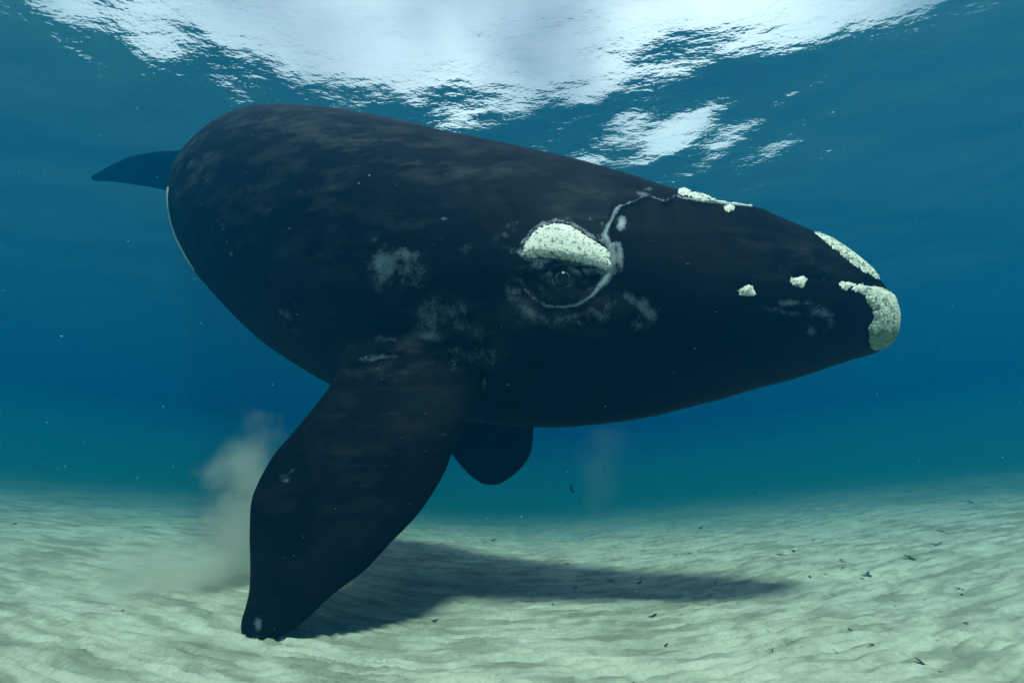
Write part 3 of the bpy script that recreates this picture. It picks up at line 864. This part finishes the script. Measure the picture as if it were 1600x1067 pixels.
# ------------------------------------------------------------------ stirred-up sand hanging in the water
def plume(name, c, rad, dens, seed, label, lobes):
    m, n_, l_ = material(name + '_grains')
    out = n_.new('ShaderNodeOutputMaterial'); pv = n_.new('ShaderNodeVolumePrincipled')
    pv.inputs['Color'].default_value = (.90, .86, .74, 1); pv.inputs['Anisotropy'].default_value = .2
    pv.inputs['Absorption Color'].default_value = (0, 0, 0, 1)
    tc = n_.new('ShaderNodeTexCoord')
    nz = n_.new('ShaderNodeTexNoise'); nz.noise_dimensions = '4D'; nz.inputs['W'].default_value = seed
    nz.inputs['Scale'].default_value = 3.0; nz.inputs['Detail'].default_value = 4; nz.inputs['Roughness'].default_value = .6
    l_.new(tc.outputs['Object'], nz.inputs['Vector'])
    tot = None
    for (lc, lr, amt) in lobes:
        mp = n_.new('ShaderNodeMapping'); mp.vector_type = 'TEXTURE'; mp.inputs['Location'].default_value = lc; mp.inputs['Scale'].default_value = lr
        l_.new(tc.outputs['Object'], mp.inputs['Vector'])
        ln = n_.new('ShaderNodeVectorMath'); ln.operation = 'LENGTH'; l_.new(mp.outputs['Vector'], ln.inputs[0])
        a1 = n_.new('ShaderNodeMath'); a1.operation = 'MULTIPLY_ADD'; a1.inputs[1].default_value = -1.9; a1.inputs[2].default_value = 1.9 * .5
        l_.new(nz.outputs['Fac'], a1.inputs[0])
        a2 = n_.new('ShaderNodeMath'); a2.operation = 'ADD'; l_.new(ln.outputs['Value'], a2.inputs[0]); l_.new(a1.outputs[0], a2.inputs[1])
        mr = n_.new('ShaderNodeMapRange'); mr.interpolation_type = 'SMOOTHSTEP'; mr.inputs['From Min'].default_value = 1.0; mr.inputs['From Max'].default_value = 0.15
        mr.inputs['To Min'].default_value = 0; mr.inputs['To Max'].default_value = amt * dens
        l_.new(a2.outputs[0], mr.inputs['Value'])
        if tot is None: tot = mr.outputs['Result']
        else:
            ad = n_.new('ShaderNodeMath'); ad.operation = 'ADD'; l_.new(tot, ad.inputs[0]); l_.new(mr.outputs['Result'], ad.inputs[1]); tot = ad.outputs[0]
    l_.new(tot, pv.inputs['Density']); l_.new(pv.outputs['Volume'], out.inputs['Volume'])
    bm = bmesh.new(); bmesh.ops.create_icosphere(bm, subdivisions=3, radius=1.0)
    for v in bm.verts: v.co = Vector((v.co.x * rad[0], v.co.y * rad[1], v.co.z * rad[2]))
    me_ = bpy.data.meshes.new(name); bm.to_mesh(me_); bm.free(); me_.materials.append(m)
    o = link(bpy.data.objects.new(name, me_)); o.location = c
    return tag(o, label, kind='stuff')
if HAZE_ON:
    pc = P(345, 815, 3.75)
    plume('sediment_cloud', pc, (1.15, .8, 1.05), 4.6, 3.1, 'beige cloud of stirred sand hanging behind the resting flipper',
          [((-.25, 0, -.47), (.85, .6, .36), .8), ((.22, 0, -.10), (.45, .45, .85), .55), ((.12, .05, .45), (.40, .36, .45), .40)])
    plume('sediment_cloud', P(935, 735, 6.0), (1.0, .9, .9), 0.13, 8.7, 'faint wisp of stirred sand below the chin of the whale',
          [((0, 0, 0), (.35, .4, .8), 1.0), ((.2, 0, .35), (.3, .3, .5), .8)])

# low layer of fine silt kept up by the swell over the farther sand
if HAZE_ON:
    lx = np.concatenate([-np.geomspace(2, 105, 22)[::-1], [0], np.geomspace(2, 105, 22)]); ly = np.concatenate([np.linspace(4.5, 12, 12), np.geomspace(13, 122, 22)])
    LX, LY = np.meshgrid(lx, ly)
    base_z = ground_base(LX, LY)
    nx_, ny_ = len(lx), len(ly); N_ = nx_ * ny_
    gf = grid_faces(nx_ - 1, ny_ - 1)
    fs = [tuple(f) for f in gf] + [tuple(f[::-1] + N_) for f in gf]
    rim = [j for j in range(nx_)] + [i * nx_ + nx_ - 1 for i in range(1, ny_)] + [(ny_ - 1) * nx_ + j for j in range(nx_ - 2, -1, -1)] + [i * nx_ for i in range(ny_ - 2, 0, -1)]
    for a_, b_ in zip(rim, rim[1:] + rim[:1]): fs.append((b_, a_, a_ + N_, b_ + N_))
    m_silt, n, l = material('fine_silt')
    out = n.new('ShaderNodeOutputMaterial'); pv = n.new('ShaderNodeVolumePrincipled')
    pv.inputs['Color'].default_value = (0.02, 0.27, 0.27, 1); pv.inputs['Absorption Color'].default_value = (0, 0, 0, 1); pv.inputs['Density'].default_value = 0.044
    l.new(pv.outputs['Volume'], out.inputs['Volume'])
    for (th_, d0) in ((0.45, 4.5), (0.9, 5.0), (1.4, 5.6), (2.0, 6.2), (2.8, 7.0)):          # thinning upwards
        thick = th_ * sstep(d0, d0 + 11, np.hypot(LX * .8, LY)) * sstep(4.4, 9, LY) + .002 * th_
        top = np.stack([LX.ravel(), LY.ravel(), (base_z + thick).ravel()], 1); bot = np.stack([LX.ravel(), LY.ravel(), (base_z - .12 - .02 * th_).ravel()], 1)
        silt = mesh_obj('silt_haze', np.vstack([top, bot]), fs, m_silt, smooth=False)
        tag(silt, 'thin teal haze of fine silt hanging over the far sand', kind='stuff')

# ------------------------------------------------------------------ water body: even blue scattering medium
if HAZE_ON:
    bm = bmesh.new()
    zlo = float(gv[:, 2].min()) - 1.0; zhi = float(wv[:, 2].max()) + 0.05
    bmesh.ops.create_cube(bm, size=1.0)
    for v in bm.verts:
        v.co = Vector((v.co.x * 230, 52.5 + v.co.y * 165, (zlo + zhi) / 2 + v.co.z * (zhi - zlo)))
    me_ = bpy.data.meshes.new('haze'); bm.to_mesh(me_); bm.free()
    m_haze, n, l = material('sea_water')
    out = n.new('ShaderNodeOutputMaterial'); pv = n.new('ShaderNodeVolumePrincipled')
    pv.inputs['Color'].default_value = (0.0003, 0.098, 0.218, 1)
    pv.inputs['Absorption Color'].default_value = (0, 0.197, 0.231, 1)
    pv.inputs['Density'].default_value = 0.092
    pv.inputs['Anisotropy'].default_value = 0.42
    l.new(pv.outputs['Volume'], out.inputs['Volume'])
    me_.materials.append(m_haze)
    haze = link(bpy.data.objects.new('haze', me_))
    tag(haze, 'clear blue sea water filling the whole scene', kind='stuff')
